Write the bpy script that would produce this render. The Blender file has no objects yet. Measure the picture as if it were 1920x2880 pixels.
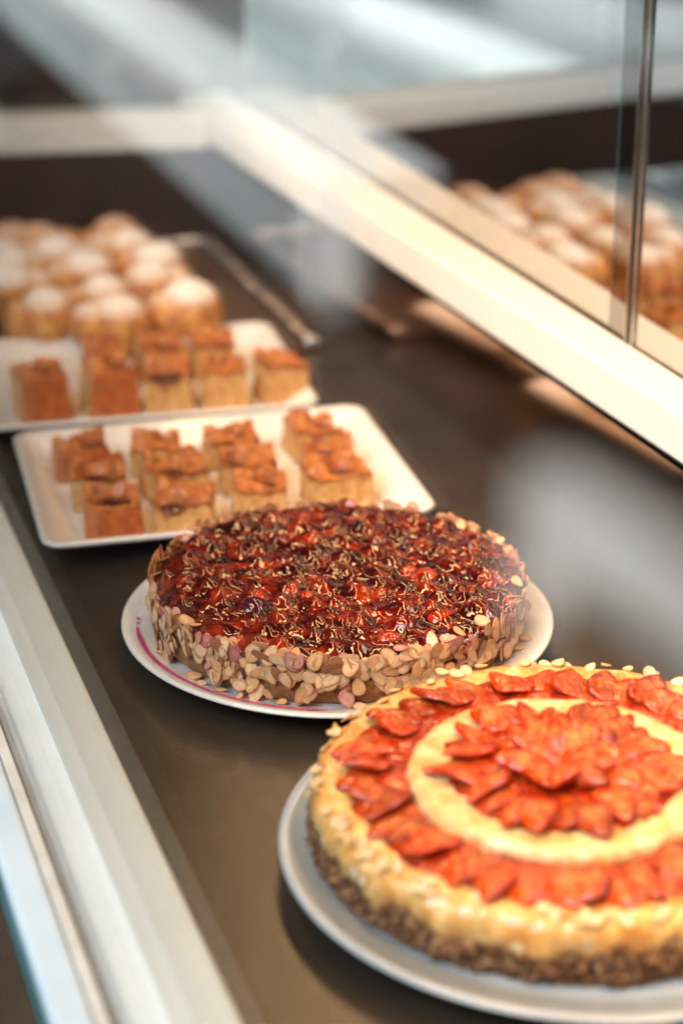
import bpy, bmesh, math, random
import numpy as np
from mathutils import Vector, Matrix, noise

sc = bpy.context.scene
COL = sc.collection
rnd = random.Random(11)
R = math.radians

# ------------------------------------------------------------------ camera
FPX, CX, CY, PITCH, AZ, H = 5700., 960., 1440., R(22.75), R(18.4), .658
FW = Vector((math.sin(AZ)*math.cos(PITCH), math.cos(AZ)*math.cos(PITCH), -math.sin(PITCH)))
RT = Vector((math.cos(AZ), -math.sin(AZ), 0))
UP = RT.cross(FW)
CAM = Vector((0, 0, H))

def at(px, py, z):
    """the point of the level plane at height z that the photograph shows at (px, py)"""
    r = FW + RT*((px-CX)/FPX) - UP*((py-CY)/FPX)
    return CAM + r*((z-H)/r.z)

cd = bpy.data.cameras.new('camera')
cam = bpy.data.objects.new('camera', cd)
COL.objects.link(cam)
cam.matrix_world = Matrix(((RT.x, UP.x, -FW.x, 0), (RT.y, UP.y, -FW.y, 0), (RT.z, UP.z, -FW.z, H), (0, 0, 0, 1)))
cd.sensor_fit = 'VERTICAL'
cd.sensor_height = 36
cd.sensor_width = 24
cd.lens = FPX/2880*36
cd.clip_start = .02
cd.clip_end = 200
cd.dof.use_dof = True
cd.dof.focus_distance = 1.38
cd.dof.aperture_fstop = 2.9
cd.dof.aperture_blades = 0
sc.camera = cam

# ------------------------------------------------------------------ helpers
def smooth(me):
    me.polygons.foreach_set('use_smooth', [True]*len(me.polygons))
    me.update()

def mesh(name, v, f, m=None, parent=None, sm=True, tint=None):
    me = bpy.data.meshes.new(name)
    me.from_pydata([tuple(map(float, p)) for p in v], [], [tuple(int(i) for i in q) for q in f])
    if sm:
        smooth(me)
    if tint is not None:
        a = me.color_attributes.new('tint', 'FLOAT_COLOR', 'POINT')
        t = np.asarray(tint, np.float32)
        if t.ndim == 1:
            t = np.tile(t, (len(me.vertices), 1))
        t = np.concatenate([t[:, :3], np.ones((len(t), 1), np.float32)], 1)
        a.data.foreach_set('color', t.ravel())
    o = bpy.data.objects.new(name, me)
    COL.objects.link(o)
    if m:
        me.materials.append(m)
    if parent:
        o.parent = parent
    return o

def bmobj(name, bm, m, parent=None, sm=False):
    me = bpy.data.meshes.new(name)
    bmesh.ops.recalc_face_normals(bm, faces=bm.faces)
    bm.to_mesh(me)
    bm.free()
    if sm:
        smooth(me)
    o = bpy.data.objects.new(name, me)
    COL.objects.link(o)
    me.materials.append(m)
    if parent:
        o.parent = parent
    return o

def box(name, a, b, m, parent=None, bev=0., seg=3):
    bm = bmesh.new()
    bmesh.ops.create_cube(bm, size=1)
    for v in bm.verts:
        v.co = Vector([(a[i]+b[i])/2 + v.co[i]*(b[i]-a[i]) for i in range(3)])
    if bev:
        bmesh.ops.bevel(bm, geom=list(bm.edges), offset=bev, segments=seg, profile=.5, affect='EDGES')
    return bmobj(name, bm, m, parent, sm=False)

def tag(o, label=None, cat=None, group=None, kind=None):
    for k, v in (('label', label), ('category', cat), ('group', group), ('kind', kind)):
        if v:
            o[k] = v
    return o

def thing(name, loc, label, cat, group=None, rz=0):
    o = bpy.data.objects.new(name, None)
    COL.objects.link(o)
    o.location = loc
    o.rotation_euler = (0, 0, rz)
    o.empty_display_size = .01
    return tag(o, label, cat, group)

def lathe(name, prof, n, m, parent=None, wob=None, sm=True):
    v, f = [], []
    k = len(prof)
    for i in range(n):
        a = 2*math.pi*i/n
        for (r, z) in prof:
            p = Vector((r*math.cos(a), r*math.sin(a), z))
            v.append(wob(p, a) if wob else p)
    for i in range(n):
        j = (i+1) % n
        for q in range(k-1):
            f.append((i*k+q, j*k+q, j*k+q+1, i*k+q+1))
    if prof[0][0] < 1e-6 or True:
        f.append([i*k for i in range(n)][::-1])
    f.append([i*k+k-1 for i in range(n)])
    return mesh(name, v, f, m, parent, sm)

def nz(p, s, seed=0.):
    return noise.noise(Vector((p[0]*s+seed, p[1]*s-seed*.7, (p[2] if len(p) > 2 else 0)*s+seed*1.3)))

# ------------------------------------------------------------------ materials
class NT:
    def __init__(s, name):
        s.m = bpy.data.materials.new(name)
        s.m.use_nodes = True
        s.t = s.m.node_tree
        s.b = s.t.nodes['Principled BSDF']
        s.out = s.t.nodes['Material Output']
    def n(s, kind, **kw):
        nd = s.t.nodes.new(kind)
        for k, v in kw.items():
            setattr(nd, k, v)
        return nd
    def l(s, a, b):
        s.t.links.new(a, b)
    def set(s, **kw):
        for k, v in kw.items():
            s.b.inputs[k.replace('_', ' ')].default_value = v if not (isinstance(v, tuple) and len(v) == 3 and k.endswith('Color')) else (*v, 1)
        return s
    def coord(s, what='Object'):
        return s.n('ShaderNodeTexCoord').outputs[what]
    def noise(s, scale, detail=4, rough=.5, dist=0., co=None):
        nd = s.n('ShaderNodeTexNoise')
        nd.inputs['Scale'].default_value = scale
        nd.inputs['Detail'].default_value = detail
        nd.inputs['Roughness'].default_value = rough
        nd.inputs['Distortion'].default_value = dist
        s.l(co if co is not None else s.coord(), nd.inputs['Vector'])
        return nd.outputs['Fac']
    def ramp(s, fac, stops):
        nd = s.n('ShaderNodeValToRGB')
        e = nd.color_ramp.elements
        while len(e) < len(stops):
            e.new(.5)
        for q, (p, c) in zip(e, stops):
            q.position = p
            q.color = (*c, 1) if len(c) == 3 else c
        s.l(fac, nd.inputs['Fac'])
        return nd.outputs['Color']
    def bump(s, h, strength=.3, dist=.001, prev=None):
        nd = s.n('ShaderNodeBump')
        nd.inputs['Strength'].default_value = strength
        nd.inputs['Distance'].default_value = dist
        s.l(h, nd.inputs['Height'])
        if prev is not None:
            s.l(prev, nd.inputs['Normal'])
        return nd.outputs['Normal']
    def mul(s, a, b, mode='MULTIPLY', fac=1.):
        nd = s.n('ShaderNodeMix', data_type='RGBA', blend_type=mode)
        nd.inputs[0].default_value = fac
        s.l(a, nd.inputs[6])
        if isinstance(b, tuple):
            nd.inputs[7].default_value = (*b, 1)
        else:
            s.l(b, nd.inputs[7])
        return nd.outputs[2]
    def color(s, c):
        s.l(c, s.b.inputs['Base Color'])
        return s
    def normal(s, n):
        s.l(n, s.b.inputs['Normal'])
        return s
    def tint(s):
        nd = s.n('ShaderNodeVertexColor')
        nd.layer_name = 'tint'
        return nd.outputs['Color']

def mat_porcelain(name, c, rough=.12):
    t = NT(name).set(Roughness=rough, Coat_Weight=.4, Coat_Roughness=.05)
    t.color(t.ramp(t.noise(35, 3), [(.3, tuple(x*.93 for x in c)), (.75, c)]))
    t.normal(t.bump(t.noise(60, 2), .06, .001))
    return t.m

M = {}
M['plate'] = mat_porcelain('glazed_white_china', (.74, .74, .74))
M['plate_blue'] = mat_porcelain('glazed_grey_china', (.42, .47, .51), .12)  # shade from the blocked lamp is put into this china's colour
M['tray_china'] = mat_porcelain('glazed_tray_china', (.80, .78, .76), .18)

t = NT('pink_stripe_glaze').set(Roughness=.15, Coat_Weight=.3)
t.color(t.ramp(t.noise(90, 4), [(.35, (.62, .05, .20)), (.65, (.50, .02, .12))]))
M['pink'] = t.m

t = NT('dark_steel_shelf').set(Roughness=.42, Specular_IOR_Level=.8)
co = t.coord()
big = t.noise(7, 5, .6, .6, co)
fine = t.noise(520, 4, .65, .3, co)
t.color(t.mul(t.ramp(big, [(.3, (.022, .0175, .014)), (.7, (.058, .041, .029))]), t.ramp(fine, [(.35, (.55, .55, .56)), (.68, (1.15, 1.12, 1.08))])))
rr = t.n('ShaderNodeMapRange')
t.l(fine, rr.inputs[0])
rr.inputs[3].default_value = .15
rr.inputs[4].default_value = .29
t.l(rr.outputs[0], t.b.inputs['Roughness'])
t.normal(t.bump(fine, .22, .0012, t.bump(t.noise(150, 3, .6, 0, co), .15, .0015)))
M['shelf'] = t.m

t = NT('polished_dark_panel').set(Roughness=.12, Metallic=1.)
t.color(t.ramp(t.noise(9, 3), [(.3, (.52, .38, .31)), (.7, (.62, .46, .38))]))
M['panel'] = t.m

t = NT('brown_end_panel').set(Roughness=.6, Specular_IOR_Level=.2)
t.color(t.ramp(t.noise(6, 4, .6, 1.), [(.3, (.024, .010, .006)), (.75, (.060, .026, .016))]))
M['endpanel'] = t.m

t = NT('cream_lacquer').set(Roughness=.5)
t.color(t.ramp(t.noise(14, 3), [(.3, (.75, .725, .67)), (.7, (.79, .765, .71))]))
M['cream'] = t.m

t = NT('pale_aluminium').set(Roughness=.6)
t.color(t.ramp(t.noise(20, 2), [(.3, (.33, .39, .42)), (.7, (.38, .44, .47))]))
M['alu'] = t.m

t = NT('pale_grey_green_lacquer').set(Roughness=.5)  # cream lacquer with the cool daylight put into its colour
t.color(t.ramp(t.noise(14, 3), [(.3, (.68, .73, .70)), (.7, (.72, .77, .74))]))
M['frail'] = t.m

t = NT('teal_glass_edge').set(Roughness=.1)
t.color(t.ramp(t.noise(20, 2), [(.3, (.03, .075, .08)), (.7, (.05, .11, .115))]))
M['teal'] = t.m

t = NT('black_seal').set(Roughness=.45)
t.color(t.ramp(t.noise(60, 2), [(.3, (.012, .011, .010)), (.7, (.02, .019, .018))]))
M['black'] = t.m

t = NT('brushed_chrome').set(Roughness=.22, Metallic=1.)
t.color(t.ramp(t.noise(60, 2), [(.3, (.45, .42, .38)), (.7, (.6, .57, .52))]))
M['chrome'] = t.m
t = NT('brown_gasket').set(Roughness=.6)
t.color(t.ramp(t.noise(40, 2), [(.3, (.34, .32, .28)), (.7, (.42, .39, .35))]))
M['gasket'] = t.m

t = NT('crimped_foil').set(Roughness=.22, Metallic=1.)
t.color(t.ramp(t.noise(60, 2), [(.3, (.55, .56, .58)), (.7, (.8, .8, .82))]))
t.normal(t.bump(t.noise(160, 3), .8, .004))
M['foil'] = t.m

t = NT('dark_baking_sheet').set(Roughness=.35, Metallic=.3)
t.color(t.ramp(t.noise(12, 4, .6, .5), [(.3, (.055, .032, .022)), (.7, (.12, .062, .038))]))
M['sheet'] = t.m

def mat_glass(name, base, gain, tint):
    m = bpy.data.materials.new(name)
    m.use_nodes = True
    tr = m.node_tree
    tr.nodes.clear()
    out = tr.nodes.new('ShaderNodeOutputMaterial')
    geo = tr.nodes.new('ShaderNodeNewGeometry')
    dot = tr.nodes.new('ShaderNodeVectorMath'); dot.operation = 'DOT_PRODUCT'
    tr.links.new(geo.outputs['Incoming'], dot.inputs[0])
    tr.links.new(geo.outputs['Normal'], dot.inputs[1])
    def mth(op, a, b=None):
        n = tr.nodes.new('ShaderNodeMath'); n.operation = op
        for i, x in enumerate((a, b)):
            if x is None: continue
            if isinstance(x, (int, float)): n.inputs[i].default_value = x
            else: tr.links.new(x, n.inputs[i])
        return n.outputs[0]
    c = mth('ABSOLUTE', dot.outputs['Value'])
    p5 = mth('POWER', mth('SUBTRACT', 1., c), 5.)
    fac = mth('MINIMUM', mth('ADD', mth('MULTIPLY', p5, gain), base), .97)
    a = tr.nodes.new('ShaderNodeBsdfTransparent'); a.inputs[0].default_value = (*tint, 1)
    g = tr.nodes.new('ShaderNodeBsdfGlossy'); g.inputs['Roughness'].default_value = .0
    mx = tr.nodes.new('ShaderNodeMixShader')
    tr.links.new(fac, mx.inputs[0]); tr.links.new(a.outputs[0], mx.inputs[1]); tr.links.new(g.outputs[0], mx.inputs[2])
    tr.links.new(mx.outputs[0], out.inputs['Surface'])
    return m
M['glass'] = mat_glass('clear_front_glass', .04, .96, (.99, 1., 1.))
t = NT('condensation_film')  # blurred pale reflections put into the colour of a film
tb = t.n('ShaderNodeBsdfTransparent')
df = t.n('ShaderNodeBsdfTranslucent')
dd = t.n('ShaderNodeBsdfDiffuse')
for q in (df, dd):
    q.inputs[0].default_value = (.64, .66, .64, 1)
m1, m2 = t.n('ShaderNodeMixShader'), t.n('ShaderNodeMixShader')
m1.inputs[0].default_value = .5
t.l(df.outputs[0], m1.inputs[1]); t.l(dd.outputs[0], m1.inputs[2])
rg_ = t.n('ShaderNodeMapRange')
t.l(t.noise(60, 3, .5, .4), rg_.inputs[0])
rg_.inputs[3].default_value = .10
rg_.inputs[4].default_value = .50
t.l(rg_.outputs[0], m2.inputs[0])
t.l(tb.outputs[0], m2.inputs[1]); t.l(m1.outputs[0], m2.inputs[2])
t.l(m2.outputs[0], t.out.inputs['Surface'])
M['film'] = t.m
M['mirror_dim'] = mat_glass('tinted_door_edge', .40, .3, (.10, .08, .075))
M['mirror'] = mat_glass('mirrored_door_glass', .72, .28, (.12, .10, .09))

t = NT('sponge_brown').set(Roughness=.85)
co = t.coord()
t.color(t.ramp(t.noise(170, 5, .7, 0, co), [(.3, (.16, .045, .014)), (.55, (.36, .13, .035)), (.75, (.52, .24, .08))]))
t.normal(t.bump(t.noise(420, 4, .7, 0, co), .9, .0025))
M['sponge'] = t.m

t = NT('vanilla_cream').set(Roughness=.45, Subsurface_Weight=.2, Subsurface_Radius=(.004, .003, .002), Subsurface_Scale=1.)
t.color(t.ramp(t.noise(90, 4), [(.3, (.72, .52, .24)), (.7, (.80, .64, .36))]))
t.normal(t.bump(t.noise(120, 3), .4, .002))
M['cream_layer'] = t.m

t = NT('berry_jelly').set(Roughness=.04, Specular_IOR_Level=.6)
co = t.coord()
n1 = t.noise(75, 3, .55, .6, co)
t.color(t.mul(t.ramp(n1, [(.30, (.014, .0007, .0010)), (.44, (.058, .0025, .0012)), (.58, (.17, .010, .0018)), (.72, (.38, .038, .004))]),
              t.ramp(t.noise(33, 2, .5, 0, co), [(.35, (.5, .6, 1.3)), (.6, (1.1, 1., .9))])))
vo = t.n('ShaderNodeTexVoronoi', feature='SMOOTH_F1')
vo.inputs['Scale'].default_value = 150
t.l(co, vo.inputs['Vector'])
nb = t.bump(t.noise(120, 1., .4, 1.2, co), .22, .0022)
t.normal(nb)
t.l(nb, t.b.inputs['Coat Normal'])
M['jelly'] = t.m

t = NT('glazed_berry').set(Roughness=.05, Specular_IOR_Level=.6, Subsurface_Weight=.25, Subsurface_Radius=(.004, .0006, .0004), Subsurface_Scale=1.)
t.color(t.mul(t.tint(), t.ramp(t.noise(260, 3), [(.3, (.5, .45, .5)), (.7, (1.25, 1.2, 1.1))])))
nb = t.bump(t.noise(150, 1., .4, 1.), .22, .0016)
t.normal(nb)
t.l(nb, t.b.inputs['Coat Normal'])
M['berry'] = t.m

t = NT('almond_slice').set(Roughness=.38, Subsurface_Weight=.15, Subsurface_Radius=(.003, .002, .001), Subsurface_Scale=1., Coat_Weight=.25, Coat_Roughness=.2)
t.color(t.mul(t.tint(), t.ramp(t.noise(300, 3, .5, .5), [(.3, (.80, .76, .72)), (.7, (1.06, 1.05, 1.03))])))
t.normal(t.bump(t.noise(350, 3), .25, .0008))
M['almond'] = t.m

t = NT('cheesecake_custard').set(Roughness=.25, Coat_Weight=.6, Coat_Roughness=.12, Subsurface_Weight=.2, Subsurface_Radius=(.006, .004, .002), Subsurface_Scale=1.)
co = t.coord()
mp = t.n('ShaderNodeMapping')
mp.inputs['Scale'].default_value = (1.3, 1.3, .5)
t.l(co, mp.inputs['Vector'])
t.color(t.mul(t.ramp(t.noise(48, 4, .62, .8, mp.outputs[0]), [(.30, (.50, .18, .035)), (.45, (.68, .36, .095)), (.58, (.78, .50, .19)), (.74, (.88, .71, .43))]),
              t.ramp(t.noise(14, 3, .5, .4, co), [(.35, (1., .80, .62)), (.6, (1., 1., 1.))])))
nb = t.bump(t.noise(120, 4, .55, .5, co), .55, .003)
t.normal(nb)
t.l(nb, t.b.inputs['Coat Normal'])
M['custard'] = t.m

t = NT('pale_biscuit_cream').set(Roughness=.3, Coat_Weight=.4, Coat_Roughness=.15)
co = t.coord()
t.color(t.ramp(t.noise(60, 5, .6, .7, co), [(.3, (.62, .32, .09)), (.5, (.74, .49, .20)), (.72, (.84, .67, .40))]))
t.normal(t.bump(t.noise(190, 4, .6, .5, co), .6, .003))
M['biscuit'] = t.m

t = NT('dark_crumb').set(Roughness=.8, Specular_IOR_Level=.25)
co = t.coord()
t.color(t.ramp(t.noise(230, 3, .65, .4, co), [(.34, (.045, .017, .008)), (.48, (.15, .060, .026)), (.58, (.32, .155, .065)), (.68, (.62, .40, .21))]))
t.normal(t.bump(t.noise(260, 4, .7, 0, co), 1., .004))
M['crumb'] = t.m

t = NT('glazed_strawberry').set(Roughness=.11, Specular_IOR_Level=.35, Coat_Weight=.4, Coat_Roughness=.03,  Subsurface_Weight=.2, Subsurface_Radius=(.006, .001, .0005), Subsurface_Scale=1.)
co = t.coord()
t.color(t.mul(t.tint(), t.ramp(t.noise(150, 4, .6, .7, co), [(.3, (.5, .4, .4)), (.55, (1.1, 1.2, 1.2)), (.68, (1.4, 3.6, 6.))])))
vo = t.n('ShaderNodeTexVoronoi')
vo.inputs['Scale'].default_value = 330
t.l(co, vo.inputs['Vector'])
nb = t.bump(vo.outputs['Distance'], .4, .0012, t.bump(t.noise(130, 3, .5, .6, co), .6, .003))
t.normal(nb)
t.l(nb, t.b.inputs['Coat Normal'])
M['strawberry'] = t.m

t = NT('red_fruit_glaze').set(Roughness=.1, Specular_IOR_Level=.5)
co = t.coord()
t.color(t.ramp(t.noise(80, 4, .6, .5, co), [(.3, (.15, .006, .002)), (.5, (.34, .024, .004)), (.72, (.58, .095, .012))]))
t.normal(t.bump(t.noise(120, 3, .5, .8, co), .5, .003))
M['sglaze'] = t.m

def mat_cake(name, a, b, c, bs=.8):
    t = NT(name).set(Roughness=.75)
    co = t.coord()
    t.color(t.ramp(t.noise(130, 5, .65, .3, co), [(.3, a), (.52, b), (.74, c)]))
    t.normal(t.bump(t.noise(330, 4, .7, 0, co), bs, .003))
    return t.m
M['cut'] = mat_cake('cut_yellow_sponge', (.46, .20, .055), (.68, .37, .12), (.80, .53, .24))
M['crust'] = mat_cake('baked_orange_crust', (.30, .055, .010), (.52, .125, .020), (.64, .20, .04))
M['crumble'] = mat_cake('baked_crumble', (.20, .036, .007), (.56, .165, .030), (.80, .38, .12), 1.)
M['crumble'].node_tree.nodes['Principled BSDF'].inputs['Roughness'].default_value = .5
M['crumble'].node_tree.nodes['Principled BSDF'].inputs['Coat Weight'].default_value = .3
t = NT('dark_jam').set(Roughness=.12, Coat_Weight=1.)
t.color(t.ramp(t.noise(150, 3), [(.3, (.02, .003, .006)), (.7, (.09, .010, .012))]))
M['jam'] = t.m

t = NT('brioche_crumb').set(Roughness=.6)
co = t.coord()
mp = t.n('ShaderNodeMapping')
mp.inputs['Scale'].default_value = (1., 1., .35)
t.l(co, mp.inputs['Vector'])
bake = t.ramp(t.noise(75, 5, .65, .8, mp.outputs[0]), [(.28, (.20, .050, .008)), (.45, (.48, .17, .028)), (.6, (.64, .31, .065)), (.78, (.76, .45, .14))])
mx = t.n('ShaderNodeMix', data_type='RGBA')
sp = t.n('ShaderNodeSeparateColor')
t.l(t.tint(), sp.inputs[0])
ad = t.n('ShaderNodeMath', operation='MULTIPLY_ADD')
t.l(t.noise(130, 4, .7, 0, co), ad.inputs[0])
ad.inputs[1].default_value = .8
ad.inputs[2].default_value = -.40
ad2 = t.n('ShaderNodeMath', operation='ADD', use_clamp=True)
t.l(sp.outputs[0], ad2.inputs[0])
t.l(ad.outputs[0], ad2.inputs[1])
t.l(ad2.outputs[0], mx.inputs[0])
t.l(bake, mx.inputs[6])
mx.inputs[7].default_value = (.88, .86, .84, 1)
t.color(mx.outputs[2])
t.normal(t.bump(t.noise(160, 4, .65, 0, mp.outputs[0]), .6, .004))
M['bun'] = t.m

def plain(name, a, b, sc_=3., rough=.6):
    t = NT(name).set(Roughness=rough)
    t.color(t.ramp(t.noise(sc_, 4, .6, .3), [(.3, a), (.7, b)]))
    return t.m
M['floor_dark'] = plain('dark_timber_floor', (.0035, .0022, .0018), (.006, .004, .003))
M['floor_dark'].node_tree.nodes['Principled BSDF'].inputs['Specular IOR Level'].default_value = .05
M['floor_pale'] = plain('grey_tile_floor', (.36, .40, .40), (.42, .46, .46), 1.2)
M['white_paint'] = plain('white_paint', (.78, .80, .80), (.82, .84, .84), 5.)
M['bench_side'] = plain('blue_grey_bench_panel', (.58, .64, .66), (.64, .70, .72))
M['plinth_top'] = plain('grey_plinth_top', (.20, .21, .20), (.26, .27, .26))
M['room_wall'] = plain('grey_brown_wall', (.10, .09, .085), (.14, .13, .12))

# ------------------------------------------------------------------ setting
XB = .650           # back panel
XM = .710           # mirrored doors
GX = .163           # front glass
tag(box('shelf', (.10, -.4, -.03), (.74, 2.52, 0), M['shelf']), kind='structure')
fl = box('floor', (-9, -6, -.90), (7, 16, -.85), M['floor_dark']); tag(fl, kind='structure')
fl = box('walkway', (-9, 7.0, -.898), (-1.62, 16, -.842), M['floor_pale']); tag(fl, kind='structure')  # unseen pale floor, laid only where haze should show in the glass
wl = box('wall', (-9, 16.0, -.9), (7, 16.2, 3), M['room_wall']); tag(wl, kind='structure')

case = thing('display_case', (.4, 1.2, 0), 'long glass bakery display case with cream rails and mirrored sliding doors', 'display case')
def cpart(o):
    o.parent = case
    o.matrix_parent_inverse = Matrix.Translation(-case.location)
    return o
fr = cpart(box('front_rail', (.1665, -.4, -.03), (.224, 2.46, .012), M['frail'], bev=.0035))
def sub(o, p):
    o.parent = p            # the parent's own matrix is the identity
    return o
# glass in its channel, then the outer cap
fg = cpart(box('front_glass', (GX-.003, -.4, -.012), (GX+.003, 2.50, .70), M['glass']))
sub(box('glass_channel', (.1305, -.4, -.03), (GX-.0105, 2.46, .0105), M['alu'], bev=.004), fr)
sub(box('glazing_gasket', (GX-.0104, -.4, -.03), (GX-.0034, 2.46, .0095), M['gasket'], bev=.001), fr)  # brown-grey strip in place of a gap; the gap's shade is its colour
sub(box('outer_trim', (.1265, -.4, -.06), (.1300, 2.46, .002), M['teal'], bev=.001), fr)
def haze_patch(pts):
    # an added pale film, standing in for blurred reflections in the pane; pts are (y, z) corners
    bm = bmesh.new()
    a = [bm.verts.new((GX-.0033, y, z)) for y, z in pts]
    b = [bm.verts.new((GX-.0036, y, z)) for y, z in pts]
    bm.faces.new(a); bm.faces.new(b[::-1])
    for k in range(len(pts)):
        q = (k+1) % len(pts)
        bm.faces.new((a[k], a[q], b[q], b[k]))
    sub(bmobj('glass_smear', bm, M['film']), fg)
haze_patch([(.362, .502), (.362, .474), (.354, .468), (.344, .472), (.340, .488), (.296, .494), (.22, .499), (.22, .516), (.296, .515), (.342, .512)])
haze_patch([(.500, .545), (.505, .506), (.492, .500), (.474, .505), (.468, .522), (.466, .548)])
cpart(box('front_apron', (.112, -.4, -.85), (.1225, 2.46, -.04), M['black']))
def rail_x(y):
    return .648 + (1.9-y)*.045
def door_x(y):
    return .700 + (2.02-y)*.024
def sheared(name, fx, y0, y1, z0, z1, m, bev=0.):
    # fx(y, top) gives the front and rear x of the piece at either end
    bm = bmesh.new()
    bmesh.ops.create_cube(bm, size=1)
    for v in bm.verts:
        y = y0 if v.co.y < 0 else y1
        t_ = v.co.z > 0
        a, b = fx(y, t_)
        v.co = Vector((a if v.co.x < 0 else b, y, z1 if t_ else z0))
    if bev:
        bmesh.ops.bevel(bm, geom=list(bm.edges), offset=bev, segments=3, profile=.5, affect='EDGES')
    return bmobj(name, bm, m)
bp = cpart(sheared('back_panel', lambda y, t_: (rail_x(y)+.002, .74), -.4, 2.52, .0005, .1105, M['panel']))
br = cpart(sheared('back_rail', lambda y, t_: (rail_x(y), door_x(y)-.001), -.4, 2.52, .1112, .150, M['cream'], .003))
sub(sheared('door_track', lambda y, t_: (door_x(y)-.0007, door_x(y)+.03), -.4, 2.52, .112, .1480, M['black']), br)
# end wall, standing slightly askew
def rot_end(o):
    return o
yl, yr = 2.468, 2.392
def skew_box(name, x0, x1, dy0, dy1, z0, z1, m, bev=0.):
    bm = bmesh.new()
    bmesh.ops.create_cube(bm, size=1)
    for v in bm.verts:
        x = x0 if v.co.x < 0 else x1
        yy = yl + (yr-yl)*(x-.2)/(.65-.2)
        v.co = Vector((x, yy + (dy0 if v.co.y < 0 else dy1), z0 if v.co.z < 0 else z1))
    if bev:
        bmesh.ops.bevel(bm, geom=list(bm.edges), offset=bev, segments=3, profile=.5, affect='EDGES')
    return bmobj(name, bm, m)
cpart(skew_box('end_panel', -.06, XB-.012, .003, .03, .0005, .1055, M['endpanel']))
cpart(skew_box('end_rail', -.06, XB-.026, 0, .06, .1062, .149, M['cream'], .003))
cpart(skew_box('end_glass', .17, XB+.05, .04, .044, .1485, .70, M['glass']))
# mirrored sliding doors
def door_piece(name, d0, d1, y0, y1, m):
    return sheared(name, lambda y, t_: (door_x(y)+d0, door_x(y)+d1), y0, y1, .1482, .72, m)
d = cpart(door_piece('mirror_door', .002, .006, 1.452, 2.46, M['mirror']))
sub(door_piece('pane_edge', .0016, .0064, 1.4497, 1.4518, M['teal']), d)
d = cpart(door_piece('mirror_door', 0, .005, -.38, 1.4022, M['mirror']))
sub(door_piece('overlap_strip', .001, .004, 1.4185, 1.4493, M['mirror_dim']), d)
sub(door_piece('door_seal', -.0015, .007, 1.4060, 1.4145, M['black']), d)
sub(door_piece('edge_strip', -.0022, .007, 1.4148, 1.4172, M['chrome']), d)
sub(door_piece('edge_strip', -.0022, .007, 1.4030, 1.4057, M['chrome']), d)

# made-up furniture out of view, shaped to give pale reflections in the glass
def unseen_bench(y0, y1, x0, x1, z0, z1, legs, lw, m, lab):
    b = thing('bench', ((x0+x1)/2, (y0+y1)/2, -.85), lab, 'bench', None)
    inv = Matrix.Translation(-b.location)
    for nm, a, c in [('seat', (x0, y0, z0), (x1, y1, z1))] + [('leg', (lx-lw, ly-lw, -.849), (lx+lw, ly+lw, z0-.001)) for lx, ly in legs]:
        o = box(nm, a, c, m, bev=.012)
        o.parent = b
        o.matrix_parent_inverse = inv
    return b
b = unseen_bench(4.62, 14, .33-1.82, .33-1.50, -.62, -.50, [(.33-1.56, 4.78), (.33-1.56, 7.07), (.33-1.56, 10.)], .065, M['white_paint'], 'long pale bench mirrored across the upper left of the front glass')
o = box('side_panel', (.33-1.545, 4.9, -.849), (.33-1.515, 13.9, -.6205), M['bench_side']); o.parent = b; o.matrix_parent_inverse = Matrix.Translation(-b.location)
pl = thing('plinth', (.33-4.5, 8.2, -.85), 'round white plinth mirrored as a curved band along the top', 'plinth')
lathe('side_wall', [(1.60, .001), (1.65, .02), (1.65, .24), (1.6, .241)], 96, M['white_paint'], pl)
lathe('plinth_top', [(1.58, .2415), (1.59, .26), (1.57, .262)], 96, M['plinth_top'], pl)

# ------------------------------------------------------------------ plates
def plate_prof(r, lip=.018, foot=.55, th=.004, well=.72):
    return [(.001, .0035), (r*foot-.004, .0035), (r*foot-.003, .0), (r*foot, .0), (r*foot+.002, .004), (r*well, .0075), (r*.93, lip-.006), (r-.002, lip-.003),
            (r, lip-.0015), (r-.0008, lip), (r-.003, lip+.0004), (r-.006, lip-.0006), (r*.93, lip-.0022), (r*.87, lip-.0052), (r*.845, lip-.0072), (r*well, .0115), (r*well-.006, .0108), (.001, .0105)]
C1 = Vector((.4185, 1.267, 0))
C2 = Vector((.460, .932, 0))
p1 = thing('plate', C1 + Vector((0, 0, .0005)), 'round white china plate with a pink painted stripe under the berry cake', 'plate')
lathe('dish', plate_prof(.157), 160, M['plate'], p1)
# hand painted stripe on the rim, broken where it ends
def stripe(a0, a1, r0, r1, nseg, parent):
    v, f = [], []
    for i in range(nseg+1):
        u = i/nseg
        a = a0+(a1-a0)*u
        w = min(1, u*14, (1-u)*22)
        w = (.35+.65*w)*(1+.15*nz((u*9, 3, 1), 1)) * (1 if .012 < u < .985 else .6)
        rc = (r0+r1)/2 + .0006*nz((u*5, 1, 7), 1)
        for k in range(4):
            rr_ = rc + (k/3-.5)*(r1-r0)*w
            q = rr_/.155
            z = np.interp(q, [.87, .93, .9613], [.0128, .0158, .0174]) + (.0007 if k in (1, 2) else .00012)
            v.append((rr_*math.cos(a), rr_*math.sin(a), z))
    for i in range(nseg):
        for k in range(3):
            f.append((i*4+k, i*4+k+1, i*4+k+5, i*4+k+4))
    return mesh('painted_stripe', v, f, M['pink'], parent)
stripe(R(169), R(249), .1432, .1472, 160, p1)
for a in (166.5, 163.5):
    bm = bmesh.new()
    bmesh.ops.create_uvsphere(bm, u_segments=12, v_segments=8, radius=.0016)
    for q in bm.verts:
        q.co = Vector((q.co.x + .1448*math.cos(R(a)), q.co.y + .1448*math.sin(R(a)), q.co.z*.3 + .0162))
    bmobj('paint_dot', bm, M['pink'], p1, True)

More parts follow.
